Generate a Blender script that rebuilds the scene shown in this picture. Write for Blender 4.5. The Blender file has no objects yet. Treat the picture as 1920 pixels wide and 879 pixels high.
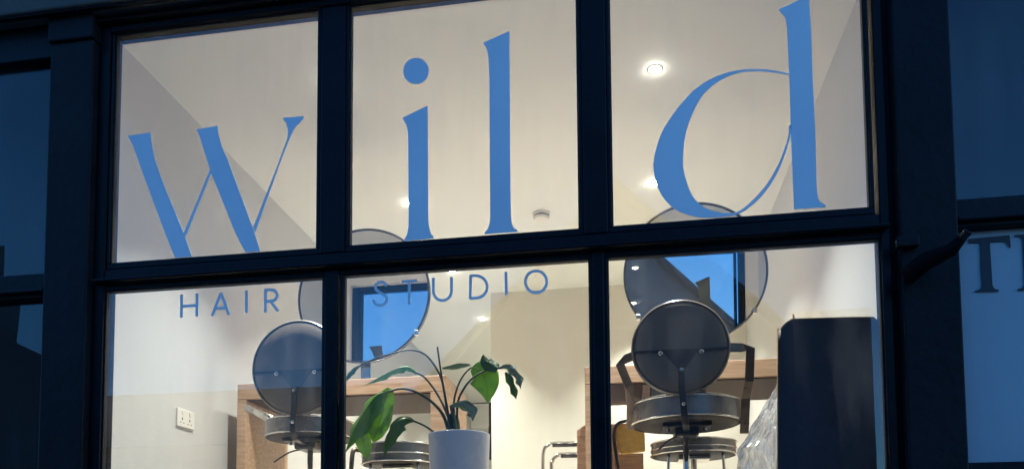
import bpy, bmesh, math, random
from mathutils import Vector, noise
from mathutils.geometry import tessellate_polygon
R = math.radians
rnd = random.Random(4)
sc = bpy.context.scene
COL = sc.collection

# ------------------------------------------------------------------ camera
# phone main lens (26 mm), cropped to the upper part of the frame (vertical shift)
FPX, PX, PY = 1423.4, 960.0, 970.1
YAW, PITCH, ROLL = R(8.69), R(3.61), R(-0.41)
EYE = 1.5
cy, sy, cp, sp = math.cos(YAW), math.sin(YAW), math.cos(PITCH), math.sin(PITCH)
FWD = Vector((-sy*cp, cy*cp, sp)); RT = Vector((cy, sy, 0)); UP = RT.cross(FWD)
cr, sr = math.cos(ROLL), math.sin(ROLL)
RT, UP = RT*cr + UP*sr, -RT*sr + UP*cr
cam = bpy.data.cameras.new('camera'); camo = bpy.data.objects.new('camera', cam); COL.objects.link(camo)
from mathutils import Matrix
camo.matrix_world = Matrix(((RT.x, UP.x, -FWD.x, 0), (RT.y, UP.y, -FWD.y, 0), (RT.z, UP.z, -FWD.z, EYE), (0, 0, 0, 1)))
cam.sensor_width = 36; cam.lens = FPX/1920*36; cam.shift_y = (PY-439.5)/1920
cam.clip_start = 0.02; cam.clip_end = 2000
sc.camera = camo

# ------------------------------------------------------------------ world: clear dusk sky, sun just gone
w = bpy.data.worlds.new("World"); sc.world = w; w.use_nodes = True
nt = w.node_tree; nt.nodes.clear()
sky = nt.nodes.new('ShaderNodeTexSky'); sky.sky_type = 'NISHITA'; sky.sun_disc = False
sky.sun_elevation = R(3.1); sky.sun_rotation = R(100); sky.altitude = 50
sky.air_density = 1.0; sky.dust_density = 0.1; sky.ozone_density = 4.5
tint = nt.nodes.new('ShaderNodeMix'); tint.data_type = 'RGBA'; tint.blend_type = 'MULTIPLY'
tint.inputs['Factor'].default_value = 1; tint.inputs[7].default_value = (0.92, 0.95, 1.03, 1)
bg = nt.nodes.new('ShaderNodeBackground'); bg.inputs['Strength'].default_value = 0.15
wo = nt.nodes.new('ShaderNodeOutputWorld')
nt.links.new(sky.outputs[0], tint.inputs[6]); nt.links.new(tint.outputs[2], bg.inputs[0]); nt.links.new(bg.outputs[0], wo.inputs[0])
sc.view_settings.view_transform = 'Standard'; sc.view_settings.look = 'None'
sc.view_settings.exposure = 2.5; sc.view_settings.gamma = 1
LAMP_W = 4.9

# ------------------------------------------------------------------ helpers
def ray(px, py):
    return RT*((px-PX)/FPX) + UP*((PY-py)/FPX) + FWD
def at(px, py, Y):                                   # the point of the plane y = Y seen at this pixel of the photograph
    d = ray(px, py); d = d*(Y/d.y); return Vector((d.x, Y, d.z+EYE))
def at_x(px, py, X):
    d = ray(px, py); d = d*(X/d.x); return Vector((X, d.y, d.z+EYE))
def at_z(px, py, Z):
    d = ray(px, py); d = d*((Z-EYE)/d.z); return Vector((d.x, d.y, Z))

def mat(name, col, rough=0.6, metal=0.0, var=0.0, scale=8.0, bump=0.0, bscale=60.0, spec=0.5, stretch=(1, 1, 1), col2=None, coat=0.0):
    m = bpy.data.materials.new(name); m.use_nodes = True; t = m.node_tree; b = t.nodes['Principled BSDF']
    b.inputs['Base Color'].default_value = (*col, 1); b.inputs['Roughness'].default_value = rough
    b.inputs['Metallic'].default_value = metal; b.inputs['Specular IOR Level'].default_value = spec
    b.inputs['Coat Weight'].default_value = coat
    tc = t.nodes.new('ShaderNodeTexCoord'); mp = t.nodes.new('ShaderNodeMapping'); mp.inputs['Scale'].default_value = stretch
    t.links.new(tc.outputs['Object'], mp.inputs[0])
    if var or col2:
        n = t.nodes.new('ShaderNodeTexNoise'); n.inputs['Scale'].default_value = scale; n.inputs['Detail'].default_value = 5
        r = t.nodes.new('ShaderNodeValToRGB'); r.color_ramp.elements[0].position = 0.3; r.color_ramp.elements[1].position = 0.7
        c2 = col2 or tuple(min(1, c*(1+var)) for c in col); c1 = col if col2 else tuple(c*(1-var) for c in col)
        r.color_ramp.elements[0].color = (*c1, 1); r.color_ramp.elements[1].color = (*c2, 1)
        t.links.new(mp.outputs[0], n.inputs[0]); t.links.new(n.outputs[0], r.inputs[0]); t.links.new(r.outputs[0], b.inputs['Base Color'])
        rr = t.nodes.new('ShaderNodeMapRange'); rr.inputs[3].default_value = max(0, rough-0.08); rr.inputs[4].default_value = min(1, rough+0.08)
        t.links.new(n.outputs[0], rr.inputs[0]); t.links.new(rr.outputs[0], b.inputs['Roughness'])
    if bump:
        n2 = t.nodes.new('ShaderNodeTexNoise'); n2.inputs['Scale'].default_value = bscale; n2.inputs['Detail'].default_value = 4
        bp = t.nodes.new('ShaderNodeBump'); bp.inputs['Strength'].default_value = bump; bp.inputs['Distance'].default_value = 0.01
        t.links.new(mp.outputs[0], n2.inputs[0]); t.links.new(n2.outputs[0], bp.inputs['Height']); t.links.new(bp.outputs[0], b.inputs['Normal'])
    return m

def glass_mat(name, tintc=(0.97, 0.98, 0.97), gain=1.9, rough=0.0, wav=0.0, smear=0.0):
    m = bpy.data.materials.new(name); m.use_nodes = True; t = m.node_tree; t.nodes.clear()
    o = t.nodes.new('ShaderNodeOutputMaterial'); mx = t.nodes.new('ShaderNodeMixShader')
    tr = t.nodes.new('ShaderNodeBsdfTransparent'); tr.inputs[0].default_value = (*tintc, 1)
    gl = t.nodes.new('ShaderNodeBsdfGlossy'); gl.inputs['Roughness'].default_value = rough
    lw = t.nodes.new('ShaderNodeLayerWeight'); lw.inputs[0].default_value = 0.5          # Schlick, the same from both sides
    pw = t.nodes.new('ShaderNodeMath'); pw.operation = 'POWER'; pw.inputs[1].default_value = 5
    ma = t.nodes.new('ShaderNodeMath'); ma.operation = 'MULTIPLY_ADD'; ma.inputs[1].default_value = 1-0.043*gain; ma.inputs[2].default_value = 0.043*gain; ma.use_clamp = True
    t.links.new(lw.outputs['Facing'], pw.inputs[0]); t.links.new(pw.outputs[0], ma.inputs[0]); t.links.new(ma.outputs[0], mx.inputs[0])
    t.links.new(tr.outputs[0], mx.inputs[1]); t.links.new(gl.outputs[0], mx.inputs[2]); t.links.new(mx.outputs[0], o.inputs[0])
    if smear:                                          # dust and wiping streaks on the pane
        df = t.nodes.new('ShaderNodeBsdfDiffuse'); df.inputs[0].default_value = (0.7, 0.7, 0.7, 1)
        tl = t.nodes.new('ShaderNodeBsdfTranslucent'); tl.inputs[0].default_value = (0.7, 0.7, 0.7, 1)
        ad = t.nodes.new('ShaderNodeAddShader'); t.links.new(df.outputs[0], ad.inputs[0]); t.links.new(tl.outputs[0], ad.inputs[1])
        tc1 = t.nodes.new('ShaderNodeTexCoord'); m1 = t.nodes.new('ShaderNodeMapping'); m1.inputs['Scale'].default_value = (9, 1, 1.3); m1.inputs['Rotation'].default_value = (0, 0.25, 0)
        n1 = t.nodes.new('ShaderNodeTexNoise'); n1.inputs['Scale'].default_value = 1.7; n1.inputs['Detail'].default_value = 6
        n3 = t.nodes.new('ShaderNodeTexNoise'); n3.inputs['Scale'].default_value = 2.2; n3.inputs['Detail'].default_value = 3
        mm = t.nodes.new('ShaderNodeMath'); mm.operation = 'MULTIPLY'
        mr = t.nodes.new('ShaderNodeMapRange'); mr.inputs[1].default_value = 0.22; mr.inputs[2].default_value = 0.40; mr.inputs[3].default_value = 0.001; mr.inputs[4].default_value = smear
        t.links.new(tc1.outputs['Object'], m1.inputs[0]); t.links.new(m1.outputs[0], n1.inputs[0]); t.links.new(tc1.outputs['Object'], n3.inputs[0])
        t.links.new(n1.outputs[0], mm.inputs[0]); t.links.new(n3.outputs[0], mm.inputs[1]); t.links.new(mm.outputs[0], mr.inputs[0])
        m2 = t.nodes.new('ShaderNodeMixShader'); t.links.new(mr.outputs[0], m2.inputs[0]); t.links.new(mx.outputs[0], m2.inputs[1]); t.links.new(ad.outputs[0], m2.inputs[2])
        t.links.new(m2.outputs[0], o.inputs[0])
    if wav:
        tc = t.nodes.new('ShaderNodeTexCoord'); n2 = t.nodes.new('ShaderNodeTexNoise'); n2.inputs['Scale'].default_value = 1.5
        bp = t.nodes.new('ShaderNodeBump'); bp.inputs['Strength'].default_value = wav; bp.inputs['Distance'].default_value = 0.01
        t.links.new(tc.outputs['Object'], n2.inputs[0]); t.links.new(n2.outputs[0], bp.inputs['Height']); t.links.new(bp.outputs[0], gl.inputs['Normal'])
    return m

def emis(name, col, s):
    m = bpy.data.materials.new(name); m.use_nodes = True; t = m.node_tree; b = t.nodes['Principled BSDF']
    b.inputs['Emission Color'].default_value = (*col, 1); b.inputs['Emission Strength'].default_value = s; return m

def leaf_mat(name, c1, c2, tr):
    m = mat(name, c1, 0.42, col2=c2, scale=25, spec=0.4); t = m.node_tree; b = t.nodes['Principled BSDF']
    tl = t.nodes.new('ShaderNodeBsdfTranslucent'); tl.inputs[0].default_value = (*tr, 1)
    mx = t.nodes.new('ShaderNodeMixShader'); mx.inputs[0].default_value = 0.45
    t.links.new(b.outputs[0], mx.inputs[1]); t.links.new(tl.outputs[0], mx.inputs[2]); t.links.new(mx.outputs[0], t.nodes['Material Output'].inputs[0])
    return m

M = dict(
    frame=mat('navy_gloss_paint', (0.0045, 0.0055, 0.008), 0.42, var=0.45, scale=6, bump=0.25, bscale=28, spec=0.18, stretch=(1, 1, 1)),
    post=mat('navy_satin_paint', (0.0075, 0.0095, 0.012), 0.55, var=0.4, scale=4, bump=0.3, bscale=24, spec=0.16),
    blackiron=mat('black_iron', (0.004, 0.004, 0.006), 0.7, spec=0.08, bump=0.2, bscale=40),
    rubber=mat('black_gasket', (0.008, 0.008, 0.009), 0.6),
    glass=glass_mat('window_glass', gain=1.45, wav=0.03, smear=0.02),
    glass_dark=glass_mat('side_window_glass', gain=0.95, wav=0.05, smear=0.02),
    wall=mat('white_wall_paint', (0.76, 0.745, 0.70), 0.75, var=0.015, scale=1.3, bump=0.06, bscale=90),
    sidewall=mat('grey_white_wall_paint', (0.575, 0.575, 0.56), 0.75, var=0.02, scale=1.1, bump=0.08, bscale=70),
    ceil=mat('white_ceiling_paint', (0.78, 0.795, 0.765), 0.8, var=0.015, scale=1.1, bump=0.05, bscale=60),
    panelw=mat('cream_partition_paint', (0.66, 0.64, 0.575), 0.6, var=0.02, scale=2),
    floor=mat('pale_floor_board', (0.44, 0.40, 0.34), 0.45, var=0.2, scale=4, stretch=(1, 8, 1)),
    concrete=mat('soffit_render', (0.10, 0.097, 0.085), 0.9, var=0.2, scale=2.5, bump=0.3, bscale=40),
    dark=mat('dark_unlit_room', (0.02, 0.02, 0.022), 0.9),
    mirror=mat('mirror_silver', (0.90, 0.91, 0.91), 0.0, 1.0),
    rim=mat('dark_metal_mirror_rim', (0.13, 0.13, 0.13), 0.25, 0.9),
    chrome=mat('brushed_chrome', (0.62, 0.60, 0.56), 0.18, 1.0, var=0.08, scale=30),
    oak=mat('oak_veneer', (0.35, 0.21, 0.125), 0.5, col2=(0.54, 0.36, 0.23), scale=7, stretch=(1, 6, 9), bump=0.08, bscale=20),
    oakshade=mat('tabletop_shade_brown', (0.035, 0.016, 0.010), 0.7, col2=(0.06, 0.03, 0.018), scale=6, stretch=(1, 6, 6)),  # dark brown carries the shade below the tabletops
    vinyl=mat('pale_blue_vinyl', (0.86, 0.92, 0.98), 0.5, var=0.06, scale=2.5, bump=0.05, bscale=18),
    vinylback=mat('dark_vinyl_backing', (0.035, 0.05, 0.06), 0.6),
    leather=mat('charcoal_vinyl', (0.022, 0.018, 0.016), 0.5, var=0.3, scale=6, bump=0.15, bscale=50, spec=0.25),
    shell=mat('dark_grey_shell', (0.15, 0.125, 0.10), 0.45, var=0.15, scale=6, bump=0.05, bscale=20),
    band=mat('smoky_seat_band', (0.20, 0.178, 0.155), 0.28, 0.2, var=0.4, scale=9, bump=0.2, bscale=14),
    strap=mat('bronze_strap', (0.22, 0.16, 0.11), 0.3, 0.6, var=0.3, scale=20),
    steel=mat('dark_steel', (0.06, 0.055, 0.05), 0.3, 0.8, var=0.2, scale=15),
    plastic=mat('white_plastic', (0.78, 0.76, 0.70), 0.35, bump=0.02),
    slot=mat('socket_slot', (0.05, 0.05, 0.05), 0.6),
    pot=mat('white_glazed_pot', (0.56, 0.57, 0.60), 0.28, var=0.04, scale=4),
    soil=mat('potting_soil', (0.03, 0.02, 0.012), 0.95, var=0.4, scale=60, bump=0.8, bscale=80),
    leaf=leaf_mat('green_leaf', (0.07, 0.20, 0.035), (0.16, 0.33, 0.08), (0.42, 0.66, 0.14)),
    leafdk=leaf_mat('dark_leaf', (0.07, 0.15, 0.055), (0.13, 0.23, 0.10), (0.20, 0.34, 0.11)),
    leafpale=leaf_mat('pale_curled_leaf', (0.16, 0.24, 0.19), (0.32, 0.38, 0.33), (0.25, 0.34, 0.22)),
    stem=mat('dark_stem', (0.03, 0.055, 0.03), 0.45, var=0.3, scale=30),
    board=mat('black_board', (0.004, 0.020, 0.055), 0.5, var=0.3, scale=4, spec=0.2),
    frost=mat('frosted_film', (0.40, 0.48, 0.51), 0.6, var=0.05, scale=2.5, bump=0.04, bscale=30),
    signink=mat('black_sign_vinyl', (0.012, 0.016, 0.024), 0.5),
    mustard=mat('mustard_fabric', (0.78, 0.50, 0.12), 0.85, var=0.12, scale=40, bump=0.3, bscale=200),
    brick=mat('brown_brick', (0.17, 0.09, 0.065), 0.9, var=0.3, scale=12, bump=0.2),
    slate=mat('slate_roof', (0.05, 0.07, 0.09), 0.7, var=0.3, scale=10),
    render=mat('pale_render', (0.12, 0.165, 0.20), 0.9, var=0.15, scale=3),
    pane=mat('dark_window_pane', (0.015, 0.018, 0.025), 0.1),
    asphalt=mat('asphalt', (0.05, 0.05, 0.052), 0.9, var=0.2, scale=30, bump=0.4, bscale=200),
    paving=mat('concrete_paving', (0.2, 0.195, 0.185), 0.9, var=0.2, scale=6, bump=0.2),
)
def bag_mat():
    m = bpy.data.materials.new('clear_crumpled_plastic'); m.use_nodes = True; t = m.node_tree; b = t.nodes['Principled BSDF']
    b.inputs['Base Color'].default_value = (0.88, 0.89, 0.90, 1); b.inputs['Roughness'].default_value = 0.12; b.inputs['Metallic'].default_value = 0.5
    tr = t.nodes.new('ShaderNodeBsdfTransparent'); lw = t.nodes.new('ShaderNodeLayerWeight'); lw.inputs[0].default_value = 0.45
    mr = t.nodes.new('ShaderNodeMapRange'); mr.inputs[3].default_value = 0.35; mr.inputs[4].default_value = 1.0
    mx = t.nodes.new('ShaderNodeMixShader'); t.links.new(lw.outputs['Facing'], mr.inputs[0]); t.links.new(mr.outputs[0], mx.inputs[0])
    t.links.new(tr.outputs[0], mx.inputs[1]); t.links.new(b.outputs[0], mx.inputs[2]); t.links.new(mx.outputs[0], t.nodes['Material Output'].inputs[0])
    return m
M['bag'] = bag_mat()

def dark_back(o):                                      # the side of the film facing the room
    o.data.materials.append(M['vinylback'])
    for p in o.data.polygons:
        if p.center.y > LY_MID(o): p.material_index = 1
    return o
def LY_MID(o):
    ys = [v.co.y for v in o.data.vertices]; return max(ys)-4.5e-4
def obj(name, bm, m, parent=None, smooth=False, bevel=0.0, normals=True, **tags):
    if normals: bmesh.ops.recalc_face_normals(bm, faces=bm.faces)
    me = bpy.data.meshes.new(name); bm.to_mesh(me); bm.free()
    me.materials.append(M[m] if isinstance(m, str) else m)
    if smooth:
        for p in me.polygons: p.use_smooth = True
    o = bpy.data.objects.new(name, me); COL.objects.link(o)
    if parent:
        o.parent = parent; o.matrix_parent_inverse = Matrix.Translation(-parent.location) if parent.type == 'EMPTY' and parent.parent is None else Matrix()
        o.matrix_parent_inverse = parent_world(parent).inverted()
    if bevel:
        b = o.modifiers.new('bevel', 'BEVEL'); b.width = bevel; b.segments = 2; b.limit_method = 'ANGLE'; b.angle_limit = R(35)
    for k, v in tags.items(): o[k] = v
    return o
def parent_world(p):
    m = Matrix.Translation(p.location) if p.type == 'EMPTY' else Matrix()
    return m                                          # meshes are written in world coordinates, empties stand unrotated
def thing(name, label, cat, loc, group=None):
    o = bpy.data.objects.new(name, None); COL.objects.link(o); o.location = loc; o.empty_display_size = 0.1
    o['label'] = label; o['category'] = cat
    if group: o['group'] = group
    return o

def box(bm, a, b):
    x0, y0, z0 = a; x1, y1, z1 = b
    v = [bm.verts.new(p) for p in ((x0,y0,z0),(x1,y0,z0),(x1,y1,z0),(x0,y1,z0),(x0,y0,z1),(x1,y0,z1),(x1,y1,z1),(x0,y1,z1))]
    for f in ((0,1,2,3),(4,5,6,7),(0,1,5,4),(1,2,6,5),(2,3,7,6),(3,0,4,7)): bm.faces.new([v[i] for i in f])
    return bm
def boxbm(a, b): return box(bmesh.new(), a, b)
def prism(bm, pts, dv):                                # polygon (list of Vectors) pushed along dv
    a = [bm.verts.new(p) for p in pts]; b = [bm.verts.new(Vector(p)+Vector(dv)) for p in pts]; n = len(pts)
    if n > 8:
        for tri in tessellate_polygon([[Vector(p) for p in pts]]):
            bm.faces.new([a[i] for i in tri]); bm.faces.new([b[i] for i in tri[::-1]])
    else:
        bm.faces.new(a); bm.faces.new(b[::-1])
    for i in range(n): bm.faces.new((a[i], a[(i+1) % n], b[(i+1) % n], b[i]))
    return bm
def tube(bm, pts, r, seg=10, cap=True):
    pts = [Vector(p) for p in pts]; rs = r if isinstance(r, (list, tuple)) else [r]*len(pts); rings = []
    nrm = None
    for i, p in enumerate(pts):
        t = (pts[min(i+1, len(pts)-1)] - pts[max(i-1, 0)]).normalized()
        if nrm is None:
            nrm = t.orthogonal().normalized()
        nrm = (nrm - t*nrm.dot(t)).normalized(); bi = t.cross(nrm)
        rings.append([bm.verts.new(p + (nrm*math.cos(2*math.pi*k/seg) + bi*math.sin(2*math.pi*k/seg))*rs[i]) for k in range(seg)])
    for a, b in zip(rings, rings[1:]):
        for k in range(seg): bm.faces.new((a[k], a[(k+1) % seg], b[(k+1) % seg], b[k]))
    if cap: bm.faces.new(rings[0][::-1]); bm.faces.new(rings[-1])
    return bm
def lathe(bm, prof, c, axis='z', seg=48):              # prof: (radius, along)
    rings = []; c = Vector(c)
    for r, h in prof:
        ring = []
        for k in range(seg):
            a = 2*math.pi*k/seg; u, v = r*math.cos(a), r*math.sin(a)
            ring.append(bm.verts.new(c + (Vector((u, v, h)) if axis == 'z' else Vector((u, h, v)))))
        rings.append(ring)
    for a, b in zip(rings, rings[1:]):
        for k in range(seg): bm.faces.new((a[k], a[(k+1) % seg], b[(k+1) % seg], b[k]))
    bmesh.ops.remove_doubles(bm, verts=bm.verts, dist=1e-6)
    return bm
def cat(pts, n=6):                                     # Catmull-Rom through the points
    P = [tuple(p) for p in pts]; P = [P[0]] + P + [P[-1]]; out = []
    for i in range(1, len(P)-2):
        for k in range(n):
            t = k/n; out.append(tuple(0.5*((2*b) + (c-a)*t + (2*a-5*b+4*c-d)*t*t + (3*b-a-3*c+d)*t**3) for a, b, c, d in zip(P[i-1], P[i], P[i+1], P[i+2])))
    out.append(P[-2]); return out

# ------------------------------------------------------------------ main dimensions
GY = 2.605                     # glass plane
FY = 2.585                     # front of the window frames
ZTU, ZBU, ZTL = EYE+2.093, EYE+1.171, EYE+1.067        # upper panes top / bottom, lower panes top
UP_X = [(-1.958, -1.118), (-0.996, -0.149), (-0.037, 0.812)]
LO_X = [(-1.975, -1.092), (-1.015, -0.117), (-0.056, 0.836)]
ZLOW = EYE+0.20 - 0.05         # bottom of the lower panes (just below the picture)
ZC = EYE+2.291                 # ceiling
XL, XR = -2.158, 0.957         # room side walls
FLOOR = 1.60
YIN = 2.70                     # inside face of the shopfront wall
YBACK = 10.6
LP = lambda px, py: at(px, py, FY)

# ------------------------------------------------------------------ ground
obj('road', boxbm((-60, -60, -0.3), (60, 0.6, 0.0)), 'asphalt', kind='structure')
obj('pavement', boxbm((-60, 0.6, -0.3), (60, 2.55, 0.12)), 'paving', bevel=0.01, kind='structure')
obj('pavement', boxbm((-60, -7.9, 0.001), (60, -6.2, 0.12)), 'paving', bevel=0.01, kind='structure')
obj('ground', boxbm((-600, -600, -0.6), (600, 600, -0.31)), 'paving', kind='structure')

# ------------------------------------------------------------------ the room
obj('floor', boxbm((XL, YIN+0.001, FLOOR-0.1), (XR, YBACK, FLOOR)), 'floor', kind='structure')
obj('ceiling', boxbm((XL, YIN-0.0, ZC), (XR, YBACK, ZC+0.1)), 'ceil', kind='structure')
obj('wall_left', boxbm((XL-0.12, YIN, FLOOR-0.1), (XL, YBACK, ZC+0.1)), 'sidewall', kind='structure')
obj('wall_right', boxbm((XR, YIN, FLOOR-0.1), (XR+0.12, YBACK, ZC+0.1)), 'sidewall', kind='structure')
obj('wall_back', boxbm((XL-0.12, YBACK, FLOOR-0.1), (XR+0.12, YBACK+0.12, ZC+0.1)), 'wall', kind='structure')
pe = at_z(920, 549, ZC)                               # near top corner of the cross wall
obj('partition_wall', boxbm((pe.x, pe.y, FLOOR), (XR, pe.y+0.12, ZC)), 'panelw', kind='structure')
# shopfront wall, inside: strips above, below and beside the glass
bm = bmesh.new()
box(bm, (XL-0.12, YIN-0.04, ZTU+0.03), (XR+0.12, YIN, ZC+0.1))
box(bm, (XL-0.12, YIN-0.04, FLOOR-0.3), (-2.02, YIN, ZTU+0.03)); box(bm, (0.875, YIN-0.04, FLOOR-0.3), (XR+0.12, YIN, ZTU+0.03))
box(bm, (-2.02, YIN-0.04, FLOOR-0.3), (0.875, YIN, ZLOW-0.05))
obj('wall_front', bm, 'wall', kind='structure')
# back bulkhead and door in the far left
bk = boxbm((XL, YBACK-0.25, ZC-0.36), (pe.x, YBACK, ZC-0.02))
obj('bulkhead', bk, 'ceil', kind='structure')
dr = thing('door', 'dark doorway strip at the far end beside the cream partition wall', 'door', (pe.x-0.25, pe.y+0.06, FLOOR))
d0, d1 = at(918, 755, pe.y+0.05), at(923, 862, pe.y+0.05)
obj('door_edge', boxbm((d0.x, pe.y+0.004, d1.z), (pe.x-0.001, pe.y+0.05, d0.z)), 'frame', dr, bevel=0.004)
for z in (0.2, 0.5): obj('hinge', boxbm((d0.x-0.006, pe.y+0.01, d1.z+z), (d0.x-0.0005, pe.y+0.04, d1.z+z+0.08)), 'chrome', dr)
# skirting behind
obj('skirting_board', boxbm((XL+0.0, YIN+0.01, FLOOR+0.001), (XL+0.015, YBACK-0.3, FLOOR+0.1)), 'plastic', kind='structure')

# ------------------------------------------------------------------ shopfront: main window
win = thing('shop_window', 'large six pane shop window with dark navy frame and warm lit room behind', 'window', (-0.57, FY, ZLOW))
def seg(name, x0, x1, z0, z1, y0=FY, y1=YIN-0.042, m='frame', par=win, bev=0.006):
    return obj(name, boxbm((x0, y0, z0), (x1, y1, z1)), m, par, bevel=bev)
fo_l, fo_r = LP(181, 300).x, LP(1662, 200).x
ztop_out = ZTU+0.012
# uprights
seg('jamb', fo_l, -1.975, ZLOW-0.05, ZTU+0.030); seg('jamb', 0.836, fo_r, ZLOW-0.05, ZTU+0.030)
seg('head_rail', -1.9745, 0.8355, ZTU+0.0025, ZTU+0.030, FY-0.004)
seg('head_moulding', fo_l, fo_r, ZTU+0.0305, ZTU+0.042, FY-0.03)
seg('transom', -1.9745, 0.8355, ZTL+0.02, ZBU-0.025, FY-0.003)
seg('drip_moulding', fo_l+0.01, fo_r-0.01, ZTL+0.022, ZTL+0.036, FY-0.028, FY-0.0035)
seg('bottom_rail', -1.9745, 0.8355, ZLOW-0.05, ZLOW)
mu = [(-1.118+0.012, -0.996-0.012), (-0.149+0.012, -0.037-0.012)]
ml = [(-1.092+0.008, -1.015-0.018), (-0.117+0.008, -0.056-0.01)]
for a, b in mu: seg('mullion', a, b, ZBU-0.0245, ZTU+0.0015)
for a, b in ml: seg('mullion', a, b, ZLOW+0.0005, ZTL+0.0195)
def pane_frame(x0, x1, z0, z1, y0):                    # sash bars round a pane: four mitred bars, inner bead
    bmf = bmesh.new(); t = 0.0115
    for a, b, c, d in ((x0-t, x1+t, z1, z1+t*2), (x0-t, x1+t, z0-t*2, z0), (x0-t, x0, z0, z1), (x1, x1+t, z0, z1)):
        box(bmf, (a, y0, c), (b, GY+0.03, d))
    return obj('sash', bmf, 'frame', win, bevel=0.003)
for (x0, x1) in UP_X:
    s = pane_frame(x0, x1, ZBU, ZTU, FY+0.004)
    bb = bmesh.new(); t = 0.005
    for a, b, c, d in ((x0, x1, ZTU-t, ZTU), (x0, x1, ZBU, ZBU+t), (x0, x0+t, ZBU+t, ZTU-t), (x1-t, x1, ZBU+t, ZTU-t)): box(bb, (a, GY-0.008, c), (b, GY+0.012, d))
    obj('gasket', bb, 'rubber', s)
    obj('pane', boxbm((x0+t, GY, ZBU+t), (x1-t, GY+0.0005, ZTU-t)), 'glass', win, bevel=0)
for (x0, x1) in LO_X:
    s = pane_frame(x0, x1, ZLOW+0.024, ZTL-0.001, FY+0.006)
    bb = bmesh.new(); t = 0.005
    for a, b, c, d in ((x0, x1, ZTL-0.001-t, ZTL-0.001), (x0, x0+t, ZLOW+0.024, ZTL-0.001-t), (x1-t, x1, ZLOW+0.024, ZTL-0.001-t)): box(bb, (a, GY-0.008, c), (b, GY+0.012, d))
    obj('gasket', bb, 'rubber', s)
    obj('pane', boxbm((x0+t, GY, ZLOW+0.024), (x1-t, GY+0.0005, ZTL-0.001-t)), 'glass', win)
obj('sill', boxbm((-1.99, GY+0.04, ZLOW-0.085), (0.85, 3.05, ZLOW-0.052)), 'plastic', win, bevel=0.004)

# ------------------------------------------------------------------ pilasters, side windows, soffit
PYF = 2.55
lx0, lx1 = at(88, 300, PYF).x, at(168, 300, PYF).x
rx0, rx1 = at(1683, 300, PYF).x, at(1792, 300, PYF).x
ztopp = ZTU+0.060
for nm, a, b, lab in (('pilaster', lx0, lx1, 'flat navy painted pilaster left of the lit shop window'),
                      ('pilaster', rx0, rx1, 'flat navy painted pilaster right of the lit window with a bracket on it')):
    t = thing(nm, lab, 'pilaster', ((a+b)/2, PYF, 0.12), 'navy pilasters between the windows')
    obj('shaft', boxbm((a, PYF, 0.121), (b, YIN-0.05, ztopp-0.10)), 'post', t, bevel=0.006)
    obj('capital', boxbm((a-0.006, PYF-0.012, ztopp-0.0995), (b+0.006, YIN-0.05, ztopp)), 'post', t, bevel=0.006)
    obj('plinth', boxbm((a-0.01, PYF-0.02, 0.121), (b+0.01, PYF-0.0005, 0.5)), 'post', t, bevel=0.006)
# recessed fillers between pilaster and window frame
fl = thing('shopfront_panel', 'dark navy boarding and fascia surrounding the shop windows', 'shopfront', (-0.5, 2.6, 0.12))
for a, b in ((lx1+0.001, fo_l-0.001), (fo_r+0.001, rx0-0.001)):
    obj('filler_strip', boxbm((a, 2.598, 0.121), (b, YIN-0.05, ztopp)), 'frame', fl)
obj('stall_riser', boxbm((fo_l, 2.60, 0.121), (fo_r, YIN-0.05, ZLOW-0.052)), 'post', fl)
obj('fascia', boxbm((fo_l, 2.596, ZTU+0.043), (fo_r, YIN-0.05, ztopp)), 'frame', fl, bevel=0.004)

def side_window(lab, x0, x1, zt, zb, zt2, zb2, glass_lo, par_loc):
    t = thing('side_window', lab, 'window', par_loc)
    y0 = 2.572
    fr = bmesh.new(); box(fr, (x0-0.06, y0, zt), (x1+0.06, YIN-0.06, ztopp)); obj('head_rail', fr, 'frame', t, bevel=0.005)
    obj('transom', boxbm((x0, y0, zt2+0.001), (x1, YIN-0.06, zb-0.001)), 'frame', t, bevel=0.005)
    obj('drip_moulding', boxbm((x0, y0-0.022, zt2+0.018), (x1, y0-0.0005, zt2+0.032)), 'frame', t, bevel=0.004)
    obj('bottom_rail', boxbm((x0, y0, zb2-0.06), (x1, YIN-0.06, zb2)), 'frame', t, bevel=0.005)
    obj('stall_riser', boxbm((x0, y0+0.01, 0.121), (x1, YIN-0.06, zb2-0.061)), 'post', t)
    for c, d, g in ((zb, zt, 'glass_dark'), (zb2, zt2, glass_lo)):
        obj('pane', boxbm((x0, GY, c), (x1, GY+0.005, d)), g, t)
    return t
# left: unlit glass, reflects the dusk sky
lwx = at(85, 300, GY).x
side_window('unlit dark blue window at the left edge reflecting the evening sky', -4.4, lx0-0.001, at(45, 119, FY).z, at(60, 515, FY).z, at(60, 562, FY).z, ZLOW, 'glass_dark', (-3, 2.6, 1.7))
obj('unlit_room', boxbm((-4.6, 2.9, 0.2), (XL-0.14, 6, 4.4)), 'dark', kind='structure')
# right: unlit above, frosted panel with lettering below
rw = side_window('right hand window with a pale blue frosted lower panel', rx1+0.001, 3.2, 4.05, at(1850, 372, FY).z, at(1850, 428, FY).z, at(1860, 866, FY).z, 'frost', (2, 2.6, 1.7))
obj('unlit_room', boxbm((XR+0.14, 2.9, 0.2), (3.6, 6, 4.4)), 'dark', kind='structure')

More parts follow.
